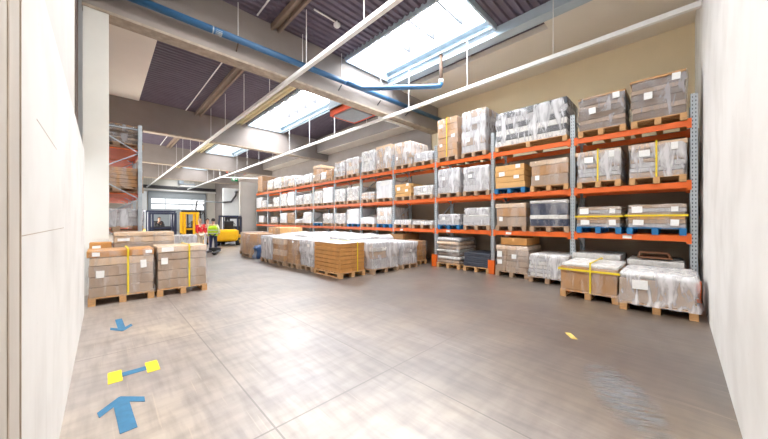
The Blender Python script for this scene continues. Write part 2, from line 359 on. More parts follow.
ORD = 'first second third fourth fifth sixth seventh eighth ninth tenth eleventh twelfth thirteenth fourteenth fifteenth sixteenth seventeenth eighteenth nineteenth twentieth twenty-first twenty-second'.split()
Y0, PITCH, XF = -.2, 1.985, 8.06
LEV = {0: 0.0, 1: 1.25, 2: 2.29, 3: 3.475}
RZ = -math.pi/2
def ly(n, m, ex=0, pn='carton'): return [(1, m, ex, pn)]*n
STY = {
 'lid':   ('grey carton stack with beige lid and yellow strap', lambda: [(1,'kraftgrey'),(.9,'greyw'),(1,'greyw'),(.8,'kraftgrey'),(1,'greyw'),(.9,'kraftgrey'),(1,'beige',.035,'lid')], dict(filmk='film_m', straps=(.0,), sheets=((-.22,.7,.17,.13),(.32,.82,.1,.14)), amp=.01)),
 'taupe': ('dark taupe board stack in clear film', lambda: [(1,'taupe'),(.7,'kraftgrey'),(1,'taupe'),(.8,'taupe'),(.6,'kraftgrey'),(1,'taupe')]+[(.35,'wood',.02,'board')], dict(filmk='film_g', sheets=((-.18,.55,.13,.14),(.33,.86,.12,.13)), amp=.02)),
 'grey':  ('grey film-wrapped carton stack', lambda: [(1,'greyw'),(1,'kraftgrey'),(1,'greyw'),(.8,'taupe'),(1,'greyw'),(1,'kraftgrey')], dict(filmk='film_m', sheets=((-.2,.3,.13,.13),(.2,.75,.12,.1)), amp=.02)),
 'brownstrap': ('brown carton tower with yellow strap', lambda: ly(6,'carton'), dict(filmk='film_c', straps=(.0,), cols=2, sheets=((-.3,.8,.13,.1),(.32,.5,.13,.1),(-.28,.3,.1,.09)))),
 'tan':   ('yellow-brown carton stack', lambda: ly(4,'tan'), dict(sheets=((-.25,.62,.16,.12),(.3,.9,.12,.1),(.25,.45,.14,.09)), cols=1)),
 'white': ('white film-wrapped load', lambda: ly(4,'white'), dict(filmk='film_m', lump=.04, amp=.025, sheets=((.15,.5,.1,.1),))),
 'whitegrey': ('pale grey film-wrapped load', lambda: ly(4,'greyw'), dict(filmk='film_m', lump=.04, amp=.02, sheets=((-.2,.6,.12,.1),))),
 'beigebox': ('beige box with wide lid', lambda: [(2,'kraftgrey'),(2,'carton'),(1,'beige',.02,'lid')], dict(filmk='film_c', sheets=((-.3,.3,.1,.12),))),
 'pale':  ('pale wrapped cartons with beige lid', lambda: [(1,'kraftgrey'),(1,'kraftgrey'),(1,'beige'),(.8,'beige',.02,'lid')], dict(filmk='film_m', cols=2, sheets=((-.3,.3,.1,.12),(.3,.6,.1,.12)))),
 'navy':  ('navy goods with white film bands', lambda: [(1.2,'navy'),(.7,'white'),(2,'navy'),(.5,'white')], dict(filmk='film_c', amp=.02, lump=.03)),
 'flatband': ('flat layered cartons with a yellow band', lambda: [(1,'greyw'),(1,'kraftgrey'),(.9,'tan'),(1,'kraftgrey'),(1,'greyw'),(1,'kraftgrey')], dict(pal='bluewood', filmk='film_c', hstraps=(.52,), sheets=((-.32,.78,.17,.13),(.33,.78,.1,.1),(-.3,.22,.17,.11),(.33,.22,.12,.12)))),
 'bands': ('long black load with white bands', lambda: [(1,'white'),(1,'dark'),(1,'white'),(1,'dark'),(1.2,'greyw'),(1.2,'dark')], dict(filmk='film_m', amp=.025)),
 'low':   ('low flat white package', lambda: ly(2,'white'), dict(filmk='film_m', lump=.03)),
 'slump': ('slumped white bag load', lambda: ly(2,'white',0,'roll'), dict(filmk='film_w', lump=.22, amp=.04)),
 'tier':  ('two-tier grey wrapped load', lambda: [(1.2,'greyw',.02),(.3,'white'),(1,'greyw',-.05)], dict(filmk='film_m', amp=.02)),
 'brown': ('brown carton stack in clear film', lambda: ly(5,'carton'), dict(filmk='film_c', cols=2)),
 'mix':   ('white wrapped cartons with brown side', lambda: [(1,'beige'),(1,'white'),(1,'beige'),(1,'white')], dict(filmk='film_m', cols=2)),
 'tied':  ('white wrapped bundle', lambda: ly(3,'white'), dict(filmk='film_w', lump=.05, amp=.02)),
 'empty': ('single thin white sheet pack', lambda: ly(1,'white'), dict()),
}
SH = {1: 'lowest shelf', 2: 'middle shelf', 3: 'top shelf'}
# (bay, centre offset inside the bay, width, total height, style, pallet)
RACK = {
 3: [(0,.50,.82,.99,'taupe','wood'),(0,1.43,.86,.90,'taupe','wood'),(1,.99,1.78,1.08,'bands','wood'),(2,.58,.80,1.41,'grey','woodw'),(2,1.50,.78,1.40,'brownstrap','woodw'),
     (3,.50,.84,.45,'whitegrey','woodw'),(3,1.46,.80,.98,'pale','woodw'),(4,.48,.82,1.04,'pale','woodw'),(4,1.45,.82,1.00,'white','woodw'),(5,.50,.84,.86,'mix','woodw'),(5,1.45,.80,.84,'grey','woodw'),
     (6,.34,.55,.55,'brown','woodw'),(6,.95,.5,.50,'white','woodw'),(6,1.52,.74,.92,'beigebox','woodw'),(7,.5,.8,.58,'white','woodw'),(7,1.45,.8,.42,'whitegrey','woodw'),(8,.48,.8,.72,'mix','woodw'),(8,1.43,.8,.76,'pale','woodw'),
     (9,.48,.8,.78,'white','woodw'),(9,1.43,.75,.74,'mix','woodw'),(10,1.2,.85,1.2,'brown','woodw')],
 2: [(0,.52,.84,.84,'lid','wood'),(0,1.48,.80,.84,'lid','wood'),(1,.50,.86,.78,'beigebox','wood'),(1,1.48,.82,.78,'tan','bluewood'),(2,.48,.84,.88,'whitegrey','woodw'),(2,1.46,.82,.93,'whitegrey','woodw'),
     (3,.5,.84,.46,'white','woodw'),(3,1.45,.82,.61,'tan','woodw'),(4,.47,.82,.82,'tied','woodw'),(4,1.46,.8,.43,'mix','woodw'),(5,.5,.84,.74,'white','woodw'),(5,1.45,.82,.73,'white','woodw'),
     (6,.5,.84,.88,'tied','woodw'),(6,1.45,.8,.76,'white','woodw'),(7,.5,.84,.68,'white','woodw'),(7,1.45,.82,.66,'whitegrey','woodw'),(8,.5,.8,.92,'tied','woodw'),(8,1.45,.8,.88,'white','woodw'),
     (9,.5,.84,.72,'white','woodw'),(9,1.45,.7,.32,'low','woodw'),(10,.5,.75,.62,'white','woodw'),(10,1.4,.8,.86,'tied','woodw')],
 1: [(0,.54,.88,.62,'flatband','bluewood'),(0,1.48,.82,.60,'flatband','bluewood'),(1,.50,.88,.80,'navy','woodw'),(1,1.46,.82,.76,'beigebox','woodw'),(2,.48,.84,.67,'tier','woodw'),(2,1.46,.82,.49,'whitegrey','bluewood'),
     (3,.55,.9,.27,'low','woodw'),(3,1.48,.84,.31,'low','woodw'),(4,.47,.82,.80,'mix','bluewood'),(4,1.45,.84,.40,'slump','woodw'),(5,.5,.84,.79,'tied','bluewood'),(5,1.45,.8,.6,'white','woodw'),
     (6,.5,.84,.62,'white','woodw'),(6,1.47,.8,.2,'empty','bluewood'),(7,.5,.84,.72,'tied','woodw'),(7,1.45,.84,.34,'slump','woodw'),(8,.55,.84,.74,'brown','woodw'),(8,1.47,.8,.72,'tied','woodw'),
     (9,.9,.84,.5,'white','woodw'),(10,1.0,.8,.6,'tied','woodw')],
}
for lev, rows in RACK.items():
    for i, (bay, off, w, h, st, pal) in enumerate(rows):
        txt, lf, kw = STY[st]; kw = dict(kw); kw['pal'] = pal
        where = {0: 'nearest the right wall'}.get(i, ORD[i]+' load from right wall')
        lab = f'{txt}, {SH[lev]}, {where}'
        if st == 'flatband' : lab = f'flat cartons with yellow band on blue pallet, lowest shelf, {where}'
        if st == 'lid': lab = f'grey cartons with beige lid and yellow strap, middle shelf, {where}'
        y = Y0+PITCH*bay+off
        load(lab, (7.99+rnd.uniform(-.02,.02), y, LEV[lev]+.001), RZ, w, 1.05, h, lf(), near=bay <= 2, group=f'pallet loads on the {SH[lev]}', **kw)

# the rack itself -------------------------------------------------------------
def frame(parent, x0, x1, y, ztop, guard=None, y_axis=True, near=True):
    fr = MB().rbox(x0, x0+.085, -.05, .05, 0, ztop, .006).build('upright_frame', 'post', parent); fr.location = (0, y, 0)
    MB().rbox(x1-.085, x1, -.05, .05, 0, ztop, .006).build('rear_post', 'galv', fr)
    z = .25; k = 0
    while z+.62 < ztop:
        a, b = (x0+.06, x1-.06) if k % 2 == 0 else (x1-.06, x0+.06)
        MB().bar((a,0,z), (b,0,z+.62), .035, .025).build('brace', 'galv', fr); z += .62; k += 1
    for zz in (.2, ztop-.12): MB().bar((x0+.05,0,zz), (x1-.05,0,zz), .035, .025).build('brace', 'galv', fr)
    MB().box(x0-.02, x0+.11, -.075, .075, 0, .012).build('foot_plate', 'galv', fr)
    if guard: MB().box(x0-.1, x0-.085, -.09, .09, 0, .40).box(x0-.085, x0-.01, -.09, -.078, 0, .40).box(x0-.085, x0-.01, .078, .09, 0, .40).box(x0-.1, x0-.01, -.1, .1, 0, .01).build('foot_guard', 'orange', fr)
    return fr
rack = thing('pallet_rack', 'long orange and grey three-shelf pallet rack along the cream wall', 'rack', (XF, 0, 0))
for i in range(12): frame(rack, 0, 1.05, Y0+PITCH*i, 3.97 if i == 0 else 4.07, guard=i in (0,2,3))
def beam(parent, xa, ya, yb, ztop, face, tagpos=None):
    mb = MB().rbox(xa, xa+.045, ya, yb, ztop-.12, ztop, .008)
    for y in (ya, yb):
        s_ = 1 if y == ya else -1
        mb.box(xa-.006, xa, min(y-.02*s_, y+.05*s_), max(y-.02*s_, y+.05*s_), ztop-.16, ztop+.03)
    o = mb.build('shelf_beam', 'orange', parent)
    if tagpos is not None:
        MB().box(xa-.012, xa-.007, tagpos-.075, tagpos+.075, ztop-.095, ztop-.03).build('location_tag', 'paper', o)
for i in range(11):
    a, b = Y0+PITCH*i+.052, Y0+PITCH*(i+1)-.052
    for lv in (1,2,3):
        beam(rack, -.012, a, b, LEV[lv], -1, {(0,1): .78, (1,1): 3.3, (2,1): 5.25, (3,1): 7.3}.get((i,lv)))
        beam(rack, .93, a, b, LEV[lv], 1)

# ------------------------------------------------------------------ loads on the floor
G1 = 'pallet loads standing under the rack'
load('wrapped brown box with crossed yellow straps, floor before the rack', (6.72,1.24,0), RZ, .94, 1.2, .68, [(2.4,'carton'),(.3,'white',.0,'cover_sheet')], near=True, filmk='film_c', straps=(.05,), hstraps=(.78,), lump=.05, amp=.02, flare=.05)
f2 = load('large film-wrapped box with rolled white foam top beside the right wall', (6.48,.26,0), RZ, .94, 1.15, .66, [(2,'kraftgrey'),(.55,'white',.02,'roll')], near=True, filmk='film_m', lump=.04, amp=.025, flare=.08, sheets=((-.22,.62,.2,.15),))
load('white flat-topped package behind the yellow-strapped box', (8.0,1.32,0), RZ, .9, 1.0, .78, [(2,'kraftgrey'),(.6,'white',.01,'lid')], filmk='film_c', pal='woodw', group=G1, lump=.01)
load('white flat package under rack behind the foam-topped box', (8.0,.34,0), RZ, .86, 1.0, .72, [(2,'kraftgrey'),(.5,'white',.01,'lid')], filmk='film_c', pal='woodw', group=G1, lump=.01)
fr = thing('wooden_frame', 'brown wooden frame lying on the package nearest the right wall', 'frame', (8.12,.36,.755), RZ)
MB().bar((-.22,.05,.12),(.2,.05,.12),.04,.03).build('rail','frame_wood',fr); MB().bar((-.24,.0,.012),(-.22,.05,.12),.03,.03).build('upright','frame_wood',fr)
MB().bar((.24,.0,.012),(.2,.05,.12),.03,.03).build('upright','frame_wood',fr); MB().bar((-.26,0,.014),(.27,0,.014),.04,.025).build('rail','frame_wood',fr)
MB().box(-.24,.25,.06,.5,.0,.02).build('base_panel','frame_wood',fr)
load('white paper stack on pallet on the floor under the rack', (7.72,2.24,0), RZ, .86, 1.1, .70, [(1,'white'),(1,'greyw'),(1,'white'),(1,'white'),(1,'greyw'),(.8,'white')], near=True, pal='woodw', filmk='film_m', flare=.03, lump=.02, group=G1, jit=.025)
load('stack of many small brown cartons on floor beside the white paper stack', (7.92,3.18,0), RZ, .88, 1.1, .85, ly(4,'kraftgrey')+[(.8,'beige')], near=True, pal='woodw', filmk='film_c', cols=3, flare=.03, lump=.0, sheets=((-.36,.66,.14,.16),(-.36,.36,.13,.12),(.1,.6,.12,.12)), group=G1)
bx = thing('carton_box', 'long brown carton lying on top of the small carton stack', 'box', (7.98,3.16,.872), RZ)
MB().rbox(-.33,.36,0,1.0,0,.19,.008).build('carton','carton2',bx); MB().box(-.02,.04,-.001,1.001,.1,.191).build('tape','tan',bx)
load('low stack of dark slate sheets on pallet on floor under the rack', (7.96,4.24,0), RZ, .84, 1.1, .56, ly(7,'slate',0,'sheet'), near=True, pal='wood', jit=.02, group=G1)
load('stack of brown rolled sacks with white bands beside dark slate sheets', (7.96,5.22,0), RZ, .86, 1.1, .98, [(1,'kraftgrey',0,'roll'),(.8,'white',0,'roll'),(1,'taupe',0,'roll'),(.7,'white',0,'roll'),(1,'kraftgrey',0,'roll'),(1,'beige',0,'roll'),(1,'greyw',0,'roll')], near=True, pal='wood', filmk='film_c', jit=.03, group=G1)
# block of loads in the middle of the hall
G2 = 'pallet loads grouped on the floor in the middle'
load('orange-brown carton block with yellow strap at near corner of the floor group', (4.88,6.2,0), 0, .86, 1.34, .93, ly(7,'carton2')+[(.12,'white',.008,'cover_sheet')], near=True, pal='wood', cols=2, straps=(.18,), group=G2, jit=.004)
load('grey film-wrapped block right of the orange-brown carton block', (6.02,6.06,0), 0, 1.08, 1.2, .90, [(2,'greyw'),(1.4,'kraftgrey'),(.8,'white'),(1,'greyw')], near=True, pal='woodw', filmk='film_m', amp=.03, lump=.06, group=G2)
load('smaller grey film-wrapped block between grey block and brown cartons', (7.08,6.05,0), 0, .76, 1.2, .86, ly(4,'greyw'), near=True, pal='woodw', filmk='film_m', amp=.03, lump=.04, sheets=((.0,.6,.1,.08),), group=G2)
load('ochre carton stack at the orange rack foot guard', (7.94,6.3,0), 0, .72, .8, .82, ly(4,'carton2'), near=True, pal='wood', filmk='film_c', group=G2)
load('tall brown carton stack under the rack behind the ochre carton stack', (8.02,7.6,0), RZ, .8, 1.0, 1.02, ly(4,'carton'), pal='wood', group=G2)
W = 'film_w'
def mid(label, x, y, w, d, h, layers, filmk=None, rz=RZ, **kw):
    load(label, (x,y,0), rz, w, d, h, layers, pal='woodw', filmk=filmk, group=G2, **kw)
mid('pale grey wrapped load in aisle row, just beyond the orange-brown block', 4.46, 8.02, .76, 1.0, .94, ly(4,'greyw'), 'film_m', amp=.03, lump=.06, sheets=((.3,.8,.12,.08),))
mid('brown carton stack in aisle row between two grey wrapped loads', 4.40, 8.82, .74, 1.0, .93, ly(5,'carton')+[(.15,'white',.02,'cover_sheet')], 'film_c', cols=2, sheets=((.2,.9,.1,.07),))
mid('mixed brown and white carton stack in aisle row with white top', 4.34, 9.74, .92, 1.0, .93, [(1,'carton'),(1,'beige'),(1,'carton'),(1,'beige'),(.15,'white',.02,'cover_sheet')], 'film_c', cols=3)
mid('white wrapped load at far end of the aisle row beside blue bag', 4.28, 10.68, .84, 1.0, .97, ly(3,'greyw'), 'film_m', lump=.05, sheets=((.1,.8,.1,.1),))
# inner rows: mostly their white covered tops show
inner = [(5.62,7.95,1.0,1.05,.98,.20),(5.58,9.1,1.0,1.05,.93,.14),(5.5,10.25,1.0,1.05,.96,.16),(5.45,11.4,1.0,1.05,.98,.12),
         (6.80,7.95,1.0,.95,.96,.14),(6.78,9.1,1.0,.95,.96,.14),(6.75,10.25,1.0,.95,.98,.14),(6.72,11.4,1.0,.95,.98,.1)]
adj = ['second row, directly behind the nearest grey block','second row, level with brown aisle stack','second row, level with mixed carton stack','second row, far end',
       'third row, behind the smaller grey block','third row, level with brown aisle stack','third row, level with mixed carton stack','third row, far end']
for (x,y,w,d,h,lu), a in zip(inner, adj):
    mid('white sheet-covered load in floor group, '+a, x, y, w, d, h, ly(3,'greyw'), W, lump=lu, amp=.03, film_from=.35)
bag = shell(.34,.34,0,.5,3,.05,.1,rad=.2).build('blue_bag','blue_bag',None,True); bag.location=(4.55,11.75,0); tag(bag,'crumpled blue plastic bag on the floor past the aisle row','bag')
G3 = 'pallet loads at the far end of the floor group'
load('brown film-wrapped carton stack at aisle edge, second from far end', (4.30,12.75,0), RZ, .9, 1.0, .98, ly(4,'carton'), pal='woodw', filmk='film_c', cols=2, group=G3)
load('tall tan carton block behind brown wrapped stacks at far end', (5.45,12.65,0), RZ, 1.25, 1.1, 1.22, [(1,'greyw'),(1,'greyw'),(1.3,'tan'),(1,'tan')], pal='woodw', filmk='film_c', group=G3, lump=.02)
load('brown film-wrapped carton stack at aisle edge, farthest of floor group', (4.55,13.85,0), RZ, .85, 1.0, 1.0, ly(4,'kraftgrey'), pal='woodw', filmk='film_c', cols=2, group=G3)
# loads on the left
G4 = 'pallet loads by the white column'
load('carton stack with brown lid and yellow strap beside the left wall', (.27,7.33,0), 0, .93, .78, .99, [(1.1,'kraftgrey'),(1.1,'kraftgrey'),(1.2,'kraftgrey'),(.9,'beige'),(.75,'carton2',.022,'lid')], near=True, filmk='film_c', straps=(.08,), sheets=((-.34,.50,.11,.13),(.33,.66,.09,.15),(-.40,.93,.1,.07),(.42,.93,.1,.06)), flare=.07, jit=.008, lump=.004, group=G4)
load('carton stack with beige lid and yellow strap in left floor pair, right one', (1.22,7.33,0), 0, .88, .78, 1.01, [(1.1,'kraftgrey'),(1.1,'kraftgrey'),(1.2,'kraftgrey'),(.9,'kraftgrey'),(.75,'beige',.01,'lid')], near=True, filmk='film_c', straps=(.12,), sheets=((-.38,.66,.11,.13),(-.32,.93,.2,.09)), flare=.06, jit=.008, lump=.004, group=G4)
load('narrow brown carton stack tucked behind the left strapped stack', (-.03,8.16,0), 0, .34, .3, 1.1, [(1,'kraftgrey'),(1,'kraftgrey'),(.6,'carton2',.01,'lid')], sheets=((-.2,.9,.12,.06),), group=G4)
load('long film-wrapped carton package behind the two strapped carton stacks', (.70,8.55,0), 0, 1.1, .8, 1.275, [(1,'kraftgrey'),(1,'kraftgrey'),(1,'kraftgrey'),(.45,'beige'),(.3,'beige')], filmk='film_c', amp=.02, sheets=((-.35,.86,.2,.06),), group=G4, lump=.01)

# ------------------------------------------------------------------ rack on the left side of the hall
lr = thing('pallet_rack', 'grey pallet rack with orange beams behind the white column on the left', 'rack', (0,0,0))
LY = [10.2, 12.2, 14.2, 16.2]
for i, y in enumerate(LY):
    frb = frame(lr, -.35, .76, y, 4.1)
for i in range(3):
    for lv in (1,2,3):
        for xa in (-.33, .70):
            beam(lr, xa, LY[i]+.05, LY[i+1]-.05, LEV[lv], 1)
        MB().box(-.28, .69, LY[i]+.06, LY[i+1]-.06, LEV[lv]-.05, LEV[lv]-.03).build('shelf_panel', 'orange', lr)
LL = [(3,10.72,.62,'taupe','grey-brown wrapped board stack on top shelf of the left rack, nearest'),(3,11.68,.7,'white','white wrapped load on top shelf of the left rack, second'),
      (2,10.72,.66,'brown','brown carton stack on middle shelf of the left rack, nearest'),(2,11.68,.6,'grey','grey wrapped load on middle shelf of the left rack, second'),
      (1,10.72,.6,'whitegrey','pale wrapped load on lowest shelf of the left rack, nearest'),(1,11.68,.6,'white','white wrapped load on lowest shelf of the left rack, second'),
      (0,10.72,.9,'white','white wrapped load on the floor in the left rack')]
for lv, y, h, st, lab in LL:
    txt, lf, kw = STY[st]; kw = dict(kw); kw['pal'] = 'woodw'; kw['sheets'] = ()
    load(lab, (.80, y, LEV[lv]+.001), math.pi/2, .84, 1.1, h, lf(), group='pallet loads in the left rack', **kw)

# ------------------------------------------------------------------ building shell
ZD, ZB = 7.4, 6.0
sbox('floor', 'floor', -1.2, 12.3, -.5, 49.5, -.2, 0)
sbox('wall_left', 'wall', -.62, -.222, -.5, 6.9, 0, 2.72)
sbox('wall_left_upper', 'wallgrey', -.62, -.30, -.5, 6.25, 2.72, 7.6)
sbox('wall_left_recess', 'rust', -.62, -.36, 6.25, 8.55, 2.72, 7.6)
sbox('trim_1', 'pier', -.222, -.2185, -.3, 1.69, 0, 2.72)
struct(MB().bar((-.2178,1.50,0),(-.2178,1.50,2.72),.004,.02).bar((-.2178,1.69,0),(-.2178,1.69,2.72),.006,.012).build('trim_2', 'beamlow'))
struct(MB().box(-.222,-.2212,1.7,3.4,1.487,1.491).box(-.222,-.2212,2.1,2.9,2.02,2.024).build('trim_5', 'beamlow'))
sbox('trim_3', 'rust', -.36, -.31, 6.6, 6.72, 2.73, 7.4)
sbox('trim_4', 'darksteel', -.36, -.33, 7.2, 7.32, 2.73, 7.4)
sbox('wall_left_return', 'wallgrey', -.62, -.30, 6.9, 7.1, 0, 2.72)
sbox('column_1', 'colwhite', -.295, .092, 8.5, 9.0, 0, ZB)
sbox('wall_left_far', 'wallgrey', -1.2, -1.0, 8.9, 49.2, 0, 7.6)
sbox('wall_left_corner', 'wallgrey', -1.2, -.30, 8.75, 8.95, 0, 7.6)
sbox('wall_right', 'wall', -.62, 12.1, -.52, -.315, 0, 7.6)
sbox('wall_back', 'cream', 12.1, 12.3, -.52, 49.2, 0, 7.6)
M['rack_shade'] = mat('taupe_rack_shade', (150,132,112), .85, var=.06, scale=1.5)
sbox('rack_shade_panel', 'rack_shade', 9.5, 9.6, -.315, 22.0, 0, 3.6)  # added panel; its brown stands in for the shade behind the rack
sbox('wall_back_far', 'beam', 12.04, 12.1, 8.9, 48.6, 0, 7.4)
# ceiling: ribbed deck, ribs across the hall
SX0, SX1, SY0 = 6.3, 8.5, 3.9
def deck(x0, x1, y0, y1):
    mb = MB(); per = .21; y = y0; prof = []
    while y < y1: prof += [(y, 0), (y+.08, 0), (y+.105, .06), (y+.185, .06)]; y += per
    prof.append((y1, 0)); vs = []
    for yy, zz in prof: vs += [(x0, yy, ZD+zz), (x1, yy, ZD+zz)]
    return mb.add(vs, [(2*i, 2*i+1, 2*i+3, 2*i+2) for i in range(len(prof)-1)])
mb = MB()
NX0, NX1, NY0, NY1 = 1.0, 3.4, .3, 7.0  # deck opening for the added overhead fill panel
for a in ((-1.2, NX0, -.5, 49.2), (NX1, SX0, -.5, 49.2), (NX0, NX1, -.5, NY0), (NX0, NX1, NY1, 49.2), (SX1, 12.3, -.5, 49.2), (SX0, SX1, -.5, SY0)):
    d_ = deck(*a); mb.add(d_.v, d_.f)
struct(mb.build('ceiling', 'deck'))
sbox('ceiling_back', 'darksteel', -1.2, SX0-.05, -.5, 49.2, 7.6, 7.7)
sbox('ceiling_back_right', 'darksteel', SX1+.05, 12.3, -.5, 49.2, 7.6, 7.7)
sbox('ceiling_back_near', 'darksteel', SX0-.05, SX1+.05, -.5, SY0-.05, 7.6, 7.7)
# cream board strips under the deck
sbox('ceiling_panel', 'cream2', 9.40, 12.1, 2.7, 8.5, 7.2, ZD-.01)
sbox('ceiling_panel_near', 'cream2', 8.95, 12.1, -.315, 2.7, 7.2, ZD-.01)
sbox('ceiling_panel_left', 'cream2', -1.0, 1.25, 8.95, 18.3, 7.33, ZD-.01)
for i, (a, b) in enumerate(((8.95,18.3),(18.9,28.1),(28.9,38.0))):
    sbox('trim_%d' % (10+i), 'beam', 11.05, 12.03, a, b, 6.45, ZD-.01); sbox('trim_%d' % (15+i), 'cream2', 11.12, 12.03, a, b, 6.42, 6.45)
# main beams across the hall
BY = [8.5, 18.35, 28.3, 38.2]
for i, y in enumerate(BY):
    sbox('beam_%d' % (i+1), 'beam', -1.0 if i else -.31, 12.1, y, y+.38, ZB, ZD)
    sbox('trim_%d' % (20+i), 'beamlow', -1.0 if i else -.31, 12.1, y-.012, y+.40, ZB-.06, ZB)
# purlins along the hall
for j, (x, w, m) in enumerate(((3.72,.28,'purlin'),(5.82,.30,'yellowed'))):
    for k, (a, b) in enumerate(((-.3,8.5),(8.88,18.35),(18.73,28.3),(28.68,38.2),(38.58,48.5))):
        if j == 1 and k == 0: continue
        mb = MB().box(x-w/2, x+w/2, a, b, ZD-.06, ZD-.005).box(x-w/2, x-w/2+.07, a, b, ZD-.17, ZD-.06).box(x+w/2-.07, x+w/2, a, b, ZD-.17, ZD-.06)
        struct(mb.build('trim_%d%d' % (30+j, k), m))
sbox('trim_50', 'curb', SX1+.02, SX1+.38, 1.4, 8.5, 7.12, ZD-.005)
# rooflights between the beams
def rooflight(nm, x0, x1, y0, y1, z=8.35, g='sky_glass'):
    root = struct(MB().box(x0-.06, x0, y0, y1, ZD-.12, z+.02).box(x1, x1+.06, y0, y1, ZD-.12, z+.02).box(x0, x1, y0-.06, y0, ZD-.12, z+.02).box(x0, x1, y1, y1+.06, ZD-.12, z+.02).box(x1-.22, x1, y0, y1, ZD+.16, ZD+.2).box(x1-.1, x1, y0, y1, ZD-.05, ZD).build(nm, 'curb'))
    mb = MB(); n = max(2, round((y1-y0)/1.05))
    for i in range(1, n):
        y = y0+(y1-y0)*i/n; mb.box(x0, x1, y-.03, y+.03, z-.32, z-.02)
    mb.build('glazing_bars', 'darksteel', root)
    MB().box(x0, x1, y0, y1, z, z+.02).build('glazing', g, root)
    return root
wn = struct(MB().box(-1.0, -.93, 17.9, 18.0, .4, 4.6).box(-1.0, -.93, 40.0, 40.1, .4, 4.6).box(-1.0, -.93, 17.9, 40.1, .3, .4).box(-1.0, -.93, 17.9, 40.1, 4.6, 4.7).build('window_7', 'greypaint'))  # added glowing strip, unseen, to fill the hall from the left
MB().box(-.99, -.96, 18.0, 40.0, .4, 4.6).build('glazing', 'side_fill', wn)
rooflight('window_1', SX0, SX1, SY0, 8.4)
for i in range(4): rooflight('window_%d' % (i+2), SX0, SX1, BY[i]+.5, (BY[i+1] if i < 3 else 48.2)-.1, g='far_glass' if i else 'sky_glass')
rooflight('window_6', NX0+.06, NX1-.06, NY0+.06, NY1-.06, 7.56, 'near_fill')  # added glowing panel out of view, front fill for rack and walls
# far wall with the sectional gate
FY = 48.6
sbox('wall_far', 'beigewall', -1.2, 12.3, FY, FY+.3, 0, 7.6)
gate = struct(MB().box(4.3, 10.7, FY-.14, FY-.01, 0, 5.2).build('door_1', 'gate'))
mb = MB()
for k in range(1, 9): mb.box(4.3, 10.7, FY-.155, FY-.14, k*.58-.012, k*.58+.012)
for x in (4.2, 10.7): mb.box(x, x+.12, FY-.2, FY-.02, 0, 5.4)
mb.box(4.2, 10.82, FY-.2, FY-.02, 5.2, 5.42); mb.build('rail', 'greypaint', gate)
for r, z in enumerate((3.05, 3.82)):
    for k in range(4):
        x = 4.55+k*1.53; MB().box(x, x+1.42, FY-.17, FY-.14, z, z+.6).build('pane', 'gate_glass', gate)
MB().box(6.3,6.36,FY-.18,FY-.14,0,2.6).box(7.7,7.76,FY-.18,FY-.14,0,2.6).box(6.3,7.76,FY-.18,FY-.14,2.6,2.66).build('wicket_frame','greypaint',gate)
sbox('trim_60', 'darksteel', -1.0, 12.1, FY-.35, FY-.02, 5.75, 6.15)
sbox('trim_61', 'whitemetal', -1.0, 12.1, FY-.5, FY-.36, 5.5, 5.62)
# partitions at the end of the rack row
sbox('wall_partition_grey', 'greywall', 7.05, 12.1, 22.0, 22.2, 0, 4.3)
sbox('wall_partition_white', 'whitewall_far', 8.15, 12.1, 30.2, 30.4, 0, 4.6)
sbox('wall_partition_side', 'whitewall_far', 3.2, 4.0, FY-1.4, FY, 0, 5.2)

# ------------------------------------------------------------------ services under the roof
for x, y0, y1, lab in ((4.06,-.3,48.0,'white cable trunking hung along the hall, left of the rooflights'), (8.42,-.31,47.6,'white trunking hung along the hall in front of the rack')):
    t = thing('cable_trunking', lab, 'trunking', (x,0,0))
    MB().rbox(-.055,.055,y0,y1,5.75,5.86,.01).build('channel','whitemetal',t)
    mb_y = 2.3
    while mb_y < 47: MB().bar((0,mb_y,5.86),(0,mb_y,ZD+.02),.016,.016).build('hanger_rod','whitemetal',t); mb_y += 2.48
t = thing('cable_trunking', 'short thin white trunking by the end of the rack row', 'trunking', (0,0,0))
MB().bar((7.3,28.0,5.3),(10.3,20.5,4.6),.07,.07).build('channel','whitemetal',t); MB().bar((7.3,28.0,5.3),(7.3,28.2,6.0),.02,.02).build('hanger_rod','whitemetal',t)
t = thing('drain_pipe', 'blue drain pipe running along the near roof beam', 'pipe', (0,0,0))
MB().tube([(-.29,8.28,6.36),(12.0,8.28,6.52)], .09, 16).build('pipe','bluepipe',t,True)
MB().tube([(6.2,8.27,6.43),(6.7,8.0,6.30),(8.35,5.98,6.24),(8.46,5.86,6.26),(8.5,5.84,6.36)], .085, 16).build('branch_pipe','bluepipe',t,True)
MB().tube([(8.5,5.84,6.36),(8.5,5.84,7.38)], .06, 14).build('riser','rust',t,True)
MB().tube([(8.5,5.84,6.34),(8.5,5.84,6.48)], .085, 14).build('collar','whitemetal',t,True)
MB().tube([(2.05,8.28,6.39),(2.2,8.28,6.39)], .09, 14).tube([(1.98,8.28,6.39),(2.01,8.28,6.39)], .095, 14).build('clamp','galv',t,True)
for x in (2.6, 4.5, 6.0, 7.9, 9.6):
    MB().bar((x,8.28,6.42),(x,8.28,ZD),.014,.014).build('hanger_rod','whitemetal',t)
    MB().bar((x,8.28,6.30),(x+.02,8.5,6.18),.03,.02).build('bracket','rust' if x < 4 else 'darksteel',t)
for x, y0, y1, nm in ((3.15,-.2,8.4,'thin white conduit under the deck of the near bay'),(3.16,8.86,18.36,'thin white conduit under the deck behind the near beam'),(3.2,18.7,28.31,'thin white conduit under the deck behind the second beam')):
    tag(MB().bar((x,y0,ZD-.010),(x,y1,ZD-.010),.035,.03).build('conduit','whitemetal'), nm, 'conduit')
t = thing('smoke_detector', 'round white detector on a short white arm under the near deck', 'detector', (4.92,7.02,7.28))
